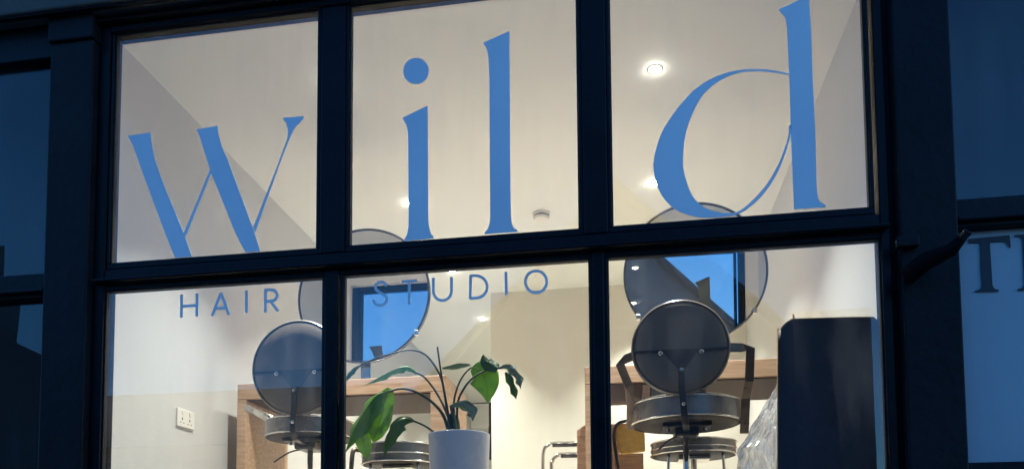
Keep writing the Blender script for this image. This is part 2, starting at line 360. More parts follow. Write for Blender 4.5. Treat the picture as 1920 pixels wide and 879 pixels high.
# lintel and rendered wall above, a hand's breadth proud of the frames
th_up = thing('upper_building', 'grey rendered upper wall and lintel above the shop windows', 'building', (-0.5, 2.4, ztopp))
LF = 2.500
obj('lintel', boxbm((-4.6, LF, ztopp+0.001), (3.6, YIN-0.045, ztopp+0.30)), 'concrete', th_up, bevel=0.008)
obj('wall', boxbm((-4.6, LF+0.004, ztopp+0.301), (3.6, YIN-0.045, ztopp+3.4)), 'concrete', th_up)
obj('lintel_drip', boxbm((-4.6, LF+0.012, ztopp-0.006), (3.6, LF+0.03, ztopp+0.0005)), 'frame', th_up)
for x in (-3.2, -0.9, 1.4):
    f = obj('window', boxbm((x-0.05, LF-0.02, ztopp+1.15), (x+0.95, LF+0.003, ztopp+2.45)), 'render', th_up)
    obj('pane', boxbm((x, LF-0.024, ztopp+1.2), (x+0.9, LF-0.0205, ztopp+2.4)), 'pane', f)

# bracket / stay arm on the right pilaster
br = thing('stay_bracket', 'black metal window stay arm projecting across the right pilaster towards the letter T', 'bracket', at(1720, 500, PYF))
p0, p1, p2, p3 = at(1697, 520, PYF-0.02), at(1735, 490, 2.50), at(1785, 468, 2.45), at(1812, 437, 2.41)
obj('arm', tube(bmesh.new(), [p0, p1, p2, p3], [0.030, 0.030, 0.021, 0.012], 10), 'blackiron', br, smooth=True)
q = at(1690, 458, PYF)
obj('mounting_plate', boxbm((q.x-0.022, PYF-0.03, q.z-0.018), (q.x+0.045, PYF-0.0005, q.z+0.018)), 'post', br, bevel=0.004)
obj('tip', tube(bmesh.new(), [p3+(p2-p3)*0.35+Vector((0, -0.004, 0)), p3+(p3-p2)*0.12], [0.013, 0.015], 8), 'steel', br)

# ------------------------------------------------------------------ lettering on the glass
LY = GY-0.0022
def flat_letter(parent, polys, y=LY, m='vinyl', th=0.0012, plane=None):
    bm = bmesh.new()
    for P in polys: prism(bm, [at(a, b, y) for a, b in P], (0, th, 0))
    bmesh.ops.triangulate(bm, faces=[f for f in bm.faces if len(f.verts) > 4])
    return dark_back(obj('letter', bm, m, parent))
wild = thing('window_lettering', 'large pale blue serif lettering reading wild across the upper panes', 'lettering', at(900, 450, LY))
W1 = [(239,255),(283,248.5),(284,265),(290,298),(303,336),(346,440),(360,481),(328,483),(310,439),(262,310),(250,275),(244,263)]
W2 = [(367.5,243),(408,236),(409,250),(416,275),(428,302),(476,432),(488,471),(460,473),(442,439),(395,322),(379,272),(373,252)]
W3 = [(344.5,437),(348.5,443),(396,325),(393.5,318)]
W4 = [(474.5,427),(522,305),(539,260),(540,245),(537,231),(531,225),(531,221),(570,218),(569,223),(552,241),(543,260),(525.5,304),(478.5,436)]
lt = flat_letter(wild, [W1]); lt.name = 'letter'
# join the strokes of w into one letter
def letter_strips(parent, polys, strips, y=LY, m='vinyl'):
    bm = bmesh.new()
    for P in polys: prism(bm, [at(a, b, y) for a, b in P], (0, 0.0012, 0))
    for O, I in strips:
        n = 60
        def rs(L):
            c = cat(L, 10); return [c[round(i*(len(c)-1)/n)] for i in range(n+1)]
        o_, i_ = rs(O), rs(I)
        va = [bm.verts.new(at(*p, y)) for p in o_]; vb = [bm.verts.new(at(*p, y)) for p in i_]
        vc = [bm.verts.new(at(*p, y)+Vector((0, .0012, 0))) for p in o_]; vd = [bm.verts.new(at(*p, y)+Vector((0, .0012, 0))) for p in i_]
        for k in range(n):
            bm.faces.new((va[k], va[k+1], vb[k+1], vb[k])); bm.faces.new((vc[k], vc[k+1], vd[k+1], vd[k]))
            bm.faces.new((va[k], va[k+1], vc[k+1], vc[k])); bm.faces.new((vb[k], vb[k+1], vd[k+1], vd[k]))
    bmesh.ops.triangulate(bm, faces=[f for f in bm.faces if len(f.verts) > 4])
    return dark_back(obj('letter', bm, m, parent))
bpy.data.objects.remove(lt)
letter_strips(wild, [W1, W2, W3, W4], [])
dot = [(780+24.2*math.cos(2*math.pi*k/40), 133.5+24.6*math.sin(2*math.pi*k/40)) for k in range(40)]
I1 = [(754.5,221),(802,198),(802.5,300),(803,410),(804.5,425),(808,438),(813,443),(813,447),(758,452),(758,449),(763,440),(766,425),(766,410),(765.5,300),(765,250),(762.5,236),(758,228)]
letter_strips(wild, [dot, I1], [])
L1 = [(907,80),(955,58.5),(956,180),(956.5,300),(958,405),(959.5,418),(963,427),(970,431),(970,434.5),(908.5,439),(908.5,435.5),(914,430),(917.5,421),(919,408),(918,250),(917.5,150),(916,108),(912.5,92),(907,84)]
letter_strips(wild, [L1], [])
Dst = [(1461,17),(1478,10),(1495,2),(1517,-8),(1521,60),(1524,150),(1529,250),(1531.5,350),(1533.5,370),(1538,379),(1547.5,384),(1547.5,388.5),(1489,392.5),(1487,350),(1483,250),(1480,150),(1475.5,50),(1471.5,32),(1461,21)]
O = [(757,276),(700,265),(640,260),(560,265),(480,290),(400,340),(330,420),(280,500),(255,580),(250,630),(262,690),(290,745),(340,790),(420,815),(500,814),(575,800),(640,752),(690,692),(732,612),(762,520),(768,470)]
I = [(757,283),(700,273),(640,268),(570,274),(505,300),(442,350),(400,420),(372,500),(362,580),(362,625),(370,665),(390,722),(420,762),(460,786),(515,798),(568,793),(628,745),(680,684),(724,604),(754,518),(758,470)]
letter_strips(wild, [Dst], [([(1100+a/2, b/2) for a, b in O], [(1100+a/2, b/2) for a, b in I])])

def stroke_letter(parent, strokes, wpx=5.2, y=LY, m='vinyl'):
    bm = bmesh.new()
    for k, S in enumerate(strokes):
        n = len(S); L, Rr = [], []
        closed = S[0] == S[-1]
        for i in range(n):
            if closed: a, b = S[(i-1) % (n-1)], S[(i+1) % (n-1)]
            else: a, b = S[max(i-1, 0)], S[min(i+1, n-1)]
            dx, dy = b[0]-a[0], b[1]-a[1]; l = math.hypot(dx, dy); nx, ny = -dy/l*wpx/2, dx/l*wpx/2
            L.append((S[i][0]+nx, S[i][1]+ny)); Rr.append((S[i][0]-nx, S[i][1]-ny))
        yy = y - k*0.0001
        va = [[bm.verts.new(at(*p, yy)+Vector((0, o, 0))) for p in Q] for Q in (L, Rr) for o in (0, 0.0011)]
        for i in range(n-1):
            for a, b in ((0, 2), (1, 3), (0, 1), (2, 3)): bm.faces.new((va[a][i], va[a][i+1], va[b][i+1], va[b][i]))
        if not closed:
            for i in (0, n-1): bm.faces.new((va[0][i], va[1][i], va[3][i], va[2][i]))
    return dark_back(obj('letter', bm, m, parent))
def arc(cx, cy_, rx, ry, a0, a1, n=16): return [(cx+rx*math.cos(R(a0+(a1-a0)*k/n)), cy_+ry*math.sin(R(a0+(a1-a0)*k/n))) for k in range(n+1)]
c4 = lambda L: [(a*0.5, 439+b*0.5) for a, b in L]
c5 = lambda L: [(560+a*0.5, 439+b*0.5) for a, b in L]
hair = thing('window_lettering', 'small blue capitals reading HAIR at the top of the lower left pane', 'lettering', at(430, 595, LY), 'small capitals on the lower panes')
stroke_letter(hair, [c4([(681,226),(680,312)]), c4([(739,222),(738,308)]), c4([(681,270),(738,266)])])
stroke_letter(hair, [c4([(795,306),(829,220)]), c4([(829,220),(859,302)]), c4([(805,279),(850,275)])])
stroke_letter(hair, [c4([(924,210),(924,295)])])
stroke_letter(hair, [c4([(996,206),(995,292)]), c4([(996,208)]+arc(1017,229,22,21,-90,90,12)+[(996,251)]), c4([(1014,251),(1043,288)])])
stu = thing('window_lettering', 'small blue capitals reading STUDIO at the top of the lower middle pane', 'lettering', at(860, 570, LY), 'small capitals on the lower panes')
S_ = cat([(330,193),(318,181),(303,180),(289,190),(290,206),(308,220),(326,232),(330,248),(318,263),(300,266),(284,257),(281,245)], 5)
stroke_letter(stu, [c5(S_)])
stroke_letter(stu, [c5([(386,179),(444,173)]), c5([(415,177),(414,262)])])
stroke_letter(stu, [c5([(505,163),(505,213)]+arc(539,213,34,35,180,0,16)+[(573,160)])])
stroke_letter(stu, [c5([(645,153),(643,243)]), c5([(645,155)]+arc(664,197,43,42,-90,90,16)+[(643,240)])])
stroke_letter(stu, [c5([(777,141),(779,227)])])
stroke_letter(stu, [c5(arc(890,178,40,41,0,360,40)[:-1]+[arc(890,178,40,41,0,360,40)[0]])])
sg = thing('window_lettering', 'black serif capitals starting with T on the pale blue right hand panel', 'lettering', at(1850, 546, LY))
T1 = [(1816,447.5),(1893,440.5),(1895.5,463),(1892.5,464.5),(1888.5,456),(1884,452.5),(1858,453.5),(1856,457),(1859,500),(1861,535),(1865,541),(1873,543),(1873,546),(1828,547),(1828,545),(1838,542),(1841.5,536),(1839,500),(1838,458),(1836,454.5),(1817,455.5)]
H1 = [(1902,440.5),(1950,437),(1950,439.5),(1941,443),(1938,448),(1942,534),(1947,539),(1956,541),(1956,543),(1908,544),(1908,542),(1917,539),(1921,534),(1917,449),(1914,443.5),(1902,443)]
for P in (T1, H1): flat_letter(sg, [P], GY-0.004, 'signink')

# ------------------------------------------------------------------ ceiling fittings
lamp_glow = emis('lamp_glow', (1.0, 0.94, 0.82), 20)
def downlight(x, y, lab, proto=[None]):
    t = thing('downlight', lab, 'ceiling light', (x, y, ZC), 'recessed ceiling downlights')
    if proto[0] is None:
        a = obj('bezel', lathe(bmesh.new(), [(0.027, -0.002), (0.029, -0.003), (0.033, -0.002), (0.034, 0.0), (0.027, 0.0)], (0, 0, 0)), 'plastic', None, smooth=True)
        b = obj('bulb', lathe(bmesh.new(), [(0.0, -0.020), (0.014, -0.012), (0.023, -0.007), (0.027, -0.0005)], (0, 0, 0)), lamp_glow, None, smooth=True)
        proto[0] = (a, b)
    else:
        a, b = proto[0][0].copy(), proto[0][1].copy(); COL.objects.link(a); COL.objects.link(b)
    for o in (a, b): o.parent = t
    l = bpy.data.lights.new('downlight_lamp', 'AREA'); l.shape = 'DISK'; l.size = 0.07; l.energy = LAMP_W; l.color = (1.0, 0.985, 0.90); l.spread = R(92)
    lo = bpy.data.objects.new('lamp', l); COL.objects.link(lo); lo.location = (0, 0, -0.016); lo.parent = t
pos = [(at_z(1228, 130, ZC), 'bright ceiling downlight highest in the upper right pane'),
       (at_z(1226, 343, ZC), 'ceiling downlight beside the bowl of the letter d'),
       (at_z(1224, 487, ZC), 'ceiling downlight hidden behind the right round mirror'),
       (at_z(627, 152, ZC), 'ceiling downlight hidden behind the left upper mullion'),
       (at_z(770, 381, ZC), 'ceiling downlight half covered by the stem of the letter i'),
       (at_z(848, 508, ZC), 'ceiling downlight seen behind the letter U of STUDIO'),
       (at_z(905, 597, ZC), 'farthest visible ceiling downlight left of the cream partition wall'),
       (at_z(941, 662, ZC), 'ceiling downlight hidden behind the cream partition wall'),  # out of view, added to brighten the deep left aisle
       (at_z(969, 712, ZC), 'last ceiling downlight of the left row behind the cream partition wall')]  # likewise added out of view for more light in the aisle
for p, lab in pos: downlight(p.x, p.y, lab)
p = at_z(1015, 400, ZC)
sd = thing('smoke_detector', 'round white smoke detector on the ceiling right of the letter l', 'smoke detector', (p.x, p.y, ZC))
obj('base', lathe(bmesh.new(), [(0.056, 0.0), (0.056, -0.016), (0.05, -0.018)], (p.x, p.y, ZC)), 'plastic', sd, smooth=False)
obj('sensor_band', lathe(bmesh.new(), [(0.044, -0.018), (0.044, -0.026)], (p.x, p.y, ZC)), 'slot', sd)
obj('cover', lathe(bmesh.new(), [(0.050, -0.026), (0.052, -0.034), (0.046, -0.044), (0.0, -0.047)], (p.x, p.y, ZC)), 'plastic', sd)

# ------------------------------------------------------------------ socket on the left wall
a, b = at_x(330, 766, XL), at_x(362, 772, XL); c = at_x(346, 802, XL)
z0, z1 = c.z-0.0, (a.z+b.z)/2+0.002
so = thing('wall_socket', 'white double socket plate on the bare left wall', 'socket', (XL, a.y, z0))
obj('plate', boxbm((XL, a.y, z0), (XL+0.010, b.y, z1)), 'plastic', so, bevel=0.004)
for k in (0.27, 0.70):
    yc = a.y+(b.y-a.y)*k
    pl = obj('switch', boxbm((XL+0.0101, yc-0.006, z1-0.026), (XL+0.015, yc+0.006, z1-0.008)), 'plastic', so, bevel=0.002)
    s_ = bmesh.new(); box(s_, (XL+0.0101, yc-0.004, z0+0.035), (XL+0.0108, yc+0.004, z0+0.046))
    box(s_, (XL+0.0101, yc-0.016, z0+0.018), (XL+0.0108, yc-0.010, z0+0.024)); box(s_, (XL+0.0101, yc+0.010, z0+0.018), (XL+0.0108, yc+0.016, z0+0.024))
    obj('socket_slots', s_, 'slot', so)

# ------------------------------------------------------------------ styling stations
def station(lab, x0, x1, zt, yf, yd, loc, th=0.028, face=None, face_h=0.09):
    t = thing('styling_table', lab, 'table', loc, 'wooden styling tables under the round mirrors')
    obj('tabletop', boxbm((x0, yf, zt-face_h), (x1, yf+yd, zt)), 'oak', t, bevel=0.004)
    obj('shade_panel', boxbm((x0+th+0.003, yf+0.012, zt-face_h-0.006), (x1-th*1.6-0.003, yf+yd-0.012, zt-face_h-0.0005)), 'oakshade', t)  # added dark sheet: shade on the tabletop's underside put into its colour
    for a, b in ((x0, x0+th), (x1-th*1.6, x1)):
        obj('side_panel', boxbm((a, yf+0.001, FLOOR), (b, yf+yd-0.001, zt-face_h-0.0005)), 'oak', t, bevel=0.003)
    return t
# left table: front top edge from (445,718) to (835,702)
T1Y = 3.78
a, b = at(445, 719, T1Y), at(835, 703, T1Y); zt1 = (a.z+b.z)/2
bf = at(640, 748, T1Y)
t1 = station('wooden styling table behind the potted plant with a chair drawn up', a.x, b.x, zt1, T1Y, 0.52, ((a.x+b.x)/2, T1Y, FLOOR), 0.05, face_h=0.085)
T2Y = 3.80
c = at(1096, 687, T2Y); zt2 = (c.z + at(1462, 671, T2Y).z)/2
t2 = station('wooden styling table on the right side behind the black board', c.x, XR-0.02, zt2, T2Y, 0.52, (0.4, T2Y, FLOOR), 0.04, face_h=0.09)

q0, q1 = at(1220, 722, T2Y+0.03), at(1325, 757, T2Y+0.03)
dw = obj('drawer', boxbm((q0.x, T2Y+0.03, q1.z), (q1.x, T2Y+0.42, zt2-0.097)), 'shell', t2, bevel=0.004)
q0, q1 = at(1205, 722, T2Y+0.025), at(1219, 757, T2Y+0.025)
obj('drawer_runner', boxbm((q0.x, T2Y+0.025, q1.z), (q1.x, T2Y+0.40, zt2-0.097)), 'oak', t2, bevel=0.002)
def mirror(lab, cx, cyy, rpx, Y, standpx, ztab, tilt=0.0, turn=0.0):
    c = at(cx, cyy, Y); e = at(cx+rpx, cyy, Y); r = (e-c).length
    t = thing('round_mirror', lab, 'mirror', (c.x, Y, ztab), 'round mirrors on the styling tables')
    rot = Matrix.Translation(c) @ Matrix.Rotation(turn, 4, 'Z') @ Matrix.Rotation(tilt, 4, 'X') @ Matrix.Translation(-c)
    def tl_(bm): bmesh.ops.transform(bm, matrix=rot, verts=bm.verts); return bm
    obj('glass', tl_(lathe(bmesh.new(), [(0.0, 0.0), (r-0.011, 0.0)], (c.x, Y-0.001, c.z), 'y', 96)), 'mirror', t)
    obj('rim', tl_(lathe(bmesh.new(), [(r-0.011, -0.004), (r-0.001, -0.006), (r, -0.003), (r, 0.02), (r-0.011, 0.022), (r-0.011, 0.001)], (c.x, Y, c.z), 'y', 96)), 'rim', t, smooth=True)
    obj('backing', tl_(lathe(bmesh.new(), [(0.0, 0.0), (r-0.0085, 0.0)], (c.x, Y+0.02, c.z), 'y', 64)), 'shell', t)
    obj('stand', boxbm((c.x-0.03, Y+0.045, ztab+0.001), (c.x+0.03, Y+0.065, c.z)), 'chrome', t, bevel=0.003)
    obj('stand_base', boxbm((c.x-0.14, Y-0.02, ztab+0.0005), (c.x+0.14, Y+0.13, ztab+0.012)), 'chrome', t, bevel=0.003)
    for k in (-1, 1):
        q = Vector((c.x + k*r*0.80, Y-0.008, c.z - r*0.60))
        obj('clip', boxbm((q.x-0.012, Y-0.012, q.z-0.012), (q.x+0.012, Y+0.01, q.z+0.016)), 'chrome', t, bevel=0.003)
    return c, r
mirror('round mirror left of the plant reflecting blue evening sky', 681, 554, 125, 4.00, 0, zt1, R(-0.6))
mirror('round mirror at right reflecting a dark gable roof and a strip of sky', 1303, 511, 138, 4.02, 0, zt2, R(2.0), R(0.85))

# ------------------------------------------------------------------ salon chairs
def chair(lab, bcx, bcy, br_px, by, scx, scy, srx, arms=True, seat_h=0.085, leanpx=4):
    c = at(bcx, bcy, by); r = (at(bcx+br_px, bcy, by)-c).length
    sc_ = at(scx, scy, by+0.28); srr = (at(scx+srx, scy, by+0.28)-sc_).length; ys = by+0.10+srr*0.62
    sc_ = at(scx, scy, ys); srr = (at(scx+srx, scy, ys)-sc_).length
    t = thing('salon_chair', lab, 'chair', (sc_.x, ys, FLOOR), 'swivel salon chairs with round backs')
    back = obj('backrest', lathe(bmesh.new(), [(0.0, -0.012), (r*0.6, -0.011), (r*0.93, -0.004), (r, 0.010), (r, 0.035), (r*0.93, 0.055), (0, 0.06)], (c.x, by, c.z), 'y', 72), 'shell', t, smooth=True)
    obj('piping', lathe(bmesh.new(), [(r-0.002, -0.001), (r+0.004, 0.004), (r+0.005, 0.012), (r, 0.016), (r-0.004, 0.008)], (c.x, by, c.z), 'y', 72), 'band', back, smooth=True)
    # bracket plate with two bolts
    zb = c.z-r*0.10
    P = [Vector((c.x-r*0.95, by-0.017, zb+0.006)), Vector((c.x+r*0.95, by-0.017, zb+0.006)), Vector((c.x+r*0.95, by-0.017, zb-0.004)), Vector((c.x+r*0.34, by-0.017, zb-0.008)),
         Vector((c.x+0.018, by-0.017, zb-r*0.36)), Vector((c.x-0.018, by-0.017, zb-r*0.36)), Vector((c.x-r*0.34, by-0.017, zb-0.008)), Vector((c.x-r*0.95, by-0.017, zb-0.004))]
    bk = obj('back_bracket', prism(bmesh.new(), P, (0, 0.0045, 0)), 'steel', t)
    for k in (-1, 1):
        obj('bolt', lathe(bmesh.new(), [(0.0, -0.006), (0.009, -0.004), (0.010, 0.0)], (c.x+k*r*0.42, by-0.0175, zb-0.008), 'y', 16), 'chrome', bk, smooth=True)
    obj('bolt', lathe(bmesh.new(), [(0.0, -0.006), (0.009, -0.004), (0.010, 0.0)], (c.x, by-0.026, zb-r*0.42), 'y', 16), 'chrome', bk, smooth=True)
    zs = sc_.z - seat_h/2
    fm = (c.x+sc_.x)/2
    P = [(c.x, by-0.026, zb-r*0.30), (c.x, by-0.027, zb-r*0.75), (c.x+(fm-c.x)*0.3, by-0.026, zs+seat_h*0.3), (c.x+(fm-c.x)*0.5, by-0.018, zs-0.012), (fm, by+0.03, zs-0.034), (sc_.x, ys-0.06, zs-0.036)]
    bm = bmesh.new(); rows = []
    for i, q in enumerate(P):
        q = Vector(q); tg = (Vector(P[min(i+1, 5)])-Vector(P[max(i-1, 0)])).normalized(); sd_ = Vector((0.0125, 0, 0)); nn = tg.cross(sd_).normalized()*0.004
        rows.append([bm.verts.new(q+sd_+nn), bm.verts.new(q-sd_+nn), bm.verts.new(q-sd_-nn), bm.verts.new(q+sd_-nn)])
    for A, B in zip(rows, rows[1:]):
        for k in range(4): bm.faces.new((A[k], A[(k+1) % 4], B[(k+1) % 4], B[k]))
    bm.faces.new(rows[0]); bm.faces.new(rows[-1][::-1])
    st_ = obj('back_stem', bm, 'steel', t, bevel=0.0015)
    obj('bolt', lathe(bmesh.new(), [(0.0, -0.005), (0.007, -0.003), (0.008, 0.0)], (P[2][0], P[2][1]-0.004, P[2][2]+0.01), 'y', 14), 'chrome', st_, smooth=True)
    # seat: cushion inside a smoky band with chrome edging
    obj('seat', lathe(bmesh.new(), [(0.0, -0.002), (srr*0.90, -0.002), (srr*0.97, 0.004), (srr*0.97, seat_h*0.95), (srr*0.9, seat_h+0.012), (0, seat_h+0.018)], (sc_.x, ys, zs), 'z', 72), 'leather', t, smooth=True)
    obj('seat_band', lathe(bmesh.new(), [(srr*0.985, 0.006), (srr, 0.008), (srr, seat_h-0.004), (srr*0.985, seat_h)], (sc_.x, ys, zs), 'z', 72), 'band', t)
    for h in (0.004, seat_h-0.002):
        obj('edge_trim', lathe(bmesh.new(), [(srr*0.98, h-0.004), (srr+0.004, h-0.002), (srr+0.004, h+0.002), (srr*0.98, h+0.004)], (sc_.x, ys, zs), 'z', 72), 'chrome', t, smooth=True)
    obj('seat_plate', boxbm((sc_.x-0.10, ys-0.09, zs-0.02), (sc_.x+0.10, ys+0.09, zs-0.003)), 'steel', t, bevel=0.004)
    m = obj('tilt_mechanism', boxbm((sc_.x-0.05, ys-0.07, zs-0.055), (sc_.x+0.05, ys+0.07, zs-0.0205)), 'steel', t, bevel=0.008)
    for k in (-1, 1):
        obj('bolt', lathe(bmesh.new(), [(0.008, -0.012), (0.008, 0)], (sc_.x+k*0.075, ys-0.05, zs-0.02), 'z', 12), 'chrome', m)
    obj('gas_column', tube(bmesh.new(), [(sc_.x, ys, zs-0.05), (sc_.x, ys, FLOOR+0.14)], 0.013, 16), 'chrome', t, smooth=True)
    obj('column_sleeve', tube(bmesh.new(), [(sc_.x, ys, FLOOR+0.2), (sc_.x, ys, FLOOR+0.03)], 0.021, 16), 'steel', t, smooth=True)
    obj('base_disc', lathe(bmesh.new(), [(0.0, 0.0), (srr*0.95, 0.0), (srr*0.95, 0.010), (0.04, 0.03), (0, 0.03)], (sc_.x, ys, FLOOR), 'z', 48), 'chrome', t)
    obj('height_lever', tube(bmesh.new(), cat([(sc_.x-0.02, ys-0.03, zs-0.05), (sc_.x-0.07, ys-0.07, zs-0.07), (sc_.x-0.12, ys-0.12, zs-0.12)], 4), 0.004, 8), 'steel', t, smooth=True)
    if arms:
        for k, (dx) in ((-1, 0.0), (1, 0.0)):
            X0 = c.x+k*(r+0.005); X1 = sc_.x+k*(srr+0.012)
            zz = c.z-r*0.08
            if k < 0: pth = [(c.x+k*r*0.9, by+0.02, zz-0.0), (X1-0.005, by+0.04, zz-0.010), (X1-0.03, by+0.05, zz-0.03), (X1+0.005, by+0.10, zz-0.11), (X1+0.012, by+0.15, zs+seat_h), (X1+0.01, ys, zs-0.01)]
            else: pth = [(c.x+k*r*0.9, by+0.02, zz+0.012), (X1-0.03, by+0.04, zz+0.012), (X1+0.004, by+0.05, zz+0.006), (X1+0.004, by+0.10, zz-0.11), (X1-0.004, by+0.15, zs+seat_h), (X1-0.006, by+0.2, zs-0.05)]
            bm = bmesh.new(); hw = 0.018; rows = []
            for i, q in enumerate(pth):
                q = Vector(q); tg = (Vector(pth[min(i+1, 5)])-Vector(pth[max(i-1, 0)])).normalized(); side = Vector((tg.z, 0, -tg.x)).normalized()*hw
                rows.append([bm.verts.new(q+side), bm.verts.new(q-side), bm.verts.new(q-side+Vector((0, 0.007, 0))), bm.verts.new(q+side+Vector((0, 0.007, 0)))])
            for A, B in zip(rows, rows[1:]):
                for j in range(4): bm.faces.new((A[j], A[(j+1) % 4], B[(j+1) % 4], B[j]))
            bm.faces.new(rows[0]); bm.faces.new(rows[-1][::-1])
            obj('arm_strap', bm, 'strap', t, bevel=0.002)
    return t
chair('salon chair with round back in front of the right mirror', 1276, 650, 92, 3.02, 1285, 778, 104)
ch1 = chair('salon chair with round back partly behind the left mullion', 557, 688, 85, 3.12, 582, 808, 78, arms=False, seat_h=0.075)
# arm pad of the left chair
pp = [at(463, 764, 3.45), at(519, 790, 3.30)]
obj('arm_pad', tube(bmesh.new(), [pp[0], pp[0]+(pp[1]-pp[0])*0.5, pp[1]], [0.018, 0.020, 0.018], 10), 'chrome', ch1, smooth=True)
obj('arm_post', tube(bmesh.new(), cat([pp[1], pp[1]+Vector((0.06, 0.02, -0.03)), pp[1]+Vector((0.12, 0.05, -0.1))], 4), 0.009, 8), 'steel', ch1, smooth=True)

def stool(lab, scx, scy, srx, ys, hh, armed=False):
    s = at(scx, scy, ys); r = (at(scx+srx, scy, ys)-s).length; zs = s.z-hh/2
    t = thing('stool', lab, 'stool', (s.x, ys, FLOOR), 'round stools under the styling tables')
    obj('seat', lathe(bmesh.new(), [(0.0, 0.0), (r*0.92, 0.0), (r*0.97, 0.006), (r*0.97, hh), (0, hh+0.008)], (s.x, ys, zs), 'z', 56), 'leather', t, smooth=True)
    obj('seat_band', lathe(bmesh.new(), [(r*0.98, 0.004), (r, 0.006), (r, hh-0.004), (r*0.98, hh-0.001)], (s.x, ys, zs), 'z', 56), 'band', t)
    for h in (0.004, hh-0.002, hh*0.45): obj('edge_trim', lathe(bmesh.new(), [(r*0.98, h-0.004), (r+0.005, h-0.002), (r+0.005, h+0.002), (r*0.98, h+0.004)], (s.x, ys, zs), 'z', 56), 'chrome', t, smooth=True)
    obj('seat_plate', boxbm((s.x-0.07, ys-0.07, zs-0.022), (s.x+0.07, ys+0.07, zs-0.001)), 'chrome', t, bevel=0.005)
    obj('gas_column', tube(bmesh.new(), [(s.x, ys, zs-0.02), (s.x, ys, FLOOR+0.05)], 0.014, 14), 'chrome', t, smooth=True)
    for k in (-1, 1):
        obj('leg', tube(bmesh.new(), cat([(s.x+k*r*0.62, ys-r*0.6, zs-0.001), (s.x+k*r*0.64, ys-r*0.62, zs-0.1), (s.x+k*r*0.7, ys-r*0.66, FLOOR)], 3), 0.0065, 8), 'chrome', t, smooth=True)
    obj('base_disc', lathe(bmesh.new(), [(0.0, 0.0), (r*0.95, 0.0), (r*0.95, 0.010), (0.04, 0.05), (0, 0.05)], (s.x, ys, FLOOR), 'z', 40), 'chrome', t)
    return t, s, r, zs
stool('round chrome edged stool under the right table below the chair seat', 1300, 843, 80, 3.55, 0.06)
st, s, r, zs = stool('round chrome edged stool behind the leaves left of the pot', 752, 855, 70, 3.30, 0.085)
for k in (-1, 1):
    obj('arm', tube(bmesh.new(), cat([(s.x+k*r*1.12, 3.2, FLOOR+0.1), (s.x+k*r*1.12, 3.2, zs+0.03), (s.x+k*r*1.0, 3.26, zs+0.07), (s.x+k*r*0.6, 3.5, zs+0.075)], 5), 0.011, 8), 'strap', st, smooth=True)

# cabinet under the right table, yellow seat, chrome chairs behind
cb = thing('wooden_cabinet', 'low oak cabinet with a chamfered corner beside the right table leg', 'cabinet', (at(1110, 879, 4.5).x, 4.5, FLOOR))
P = [at(1081.5, 879, 4.4), at(1081.5, 806, 4.4), at(1096, 796, 4.4), at(1190, 792, 4.4), at(1190, 879, 4.4)]
zf = FLOOR
P[0].z = zf; P[-1].z = zf
obj('carcass', prism(bmesh.new(), P, (0, 0.4, 0)), 'oak', cb, bevel=0.003)
P2 = [at(1150, 850, 4.38), at(1210, 850, 4.38)]
obj('drawer_front', boxbm((P2[0].x, 4.375, FLOOR+0.02), (P2[0].x+0.17, 4.399, P2[0].z)), 'oak', cb, bevel=0.003)
ms = thing('dining_chair', 'mustard yellow padded chair back with black tube frame under the right table', 'chair', (at(1180, 850, 4.2).x, 4.2, FLOOR))
P = [at(1156, 795, 4.2), at(1208, 789, 4.2), at(1210, 845, 4.2), at(1166, 851, 4.2), at(1158, 828, 4.2)]
obj('backrest', prism(bmesh.new(), P, (0, 0.03, 0)), 'mustard', ms, bevel=0.008)
obj('tube_frame', tube(bmesh.new(), cat([at(1160, 879, 4.18), at(1152, 830, 4.18), at(1152, 805, 4.18), at(1160, 793, 4.18), at(1178, 788, 4.18), at(1215, 785, 4.18)], 5), 0.009, 8), 'steel', ms, smooth=True)
s0 = at(1160, 879, 4.18)
obj('seat', boxbm((s0.x, 3.9, FLOOR+0.10), (s0.x+0.2, 4.19, FLOOR+0.13)), 'mustard', ms, bevel=0.01)
for k, (px0, py0) in enumerate(((1018, 832), (1034, 852))):
    Y = 5.2-0.25*k
    lab = ['taller chrome tube armrest left of the oak cabinet', 'lower chrome tube armrest nested below the taller one'][k]
    t = thing('tube_chair', lab, 'chair', (at(px0+40, 879, Y).x, Y, FLOOR), 'chrome tube chairs waiting at the back')
    p = [at(px0, 1010, Y), at(px0, 879, Y), at(px0+2, py0+12, Y), at(px0+9, py0+2, Y), at(px0+20, py0-1, Y), at(px0+66, py0-2, Y)]
    p[0].z = FLOOR
    obj('armrest_tube', tube(bmesh.new(), cat(p, 5), 0.013, 10), 'chrome', t, smooth=True)
    obj('arm_cover', tube(bmesh.new(), [at(px0+18, py0+1.5, Y-0.02), at(px0+66, py0+0.5, Y-0.02)], 0.016, 10), 'steel', t, smooth=True)
    q = at(px0+20, 900, Y)
    obj('seat', boxbm((q.x, Y-0.1, FLOOR+0.2), (q.x+0.4, Y+0.35, FLOOR+0.24)), 'leather', t, bevel=0.01)

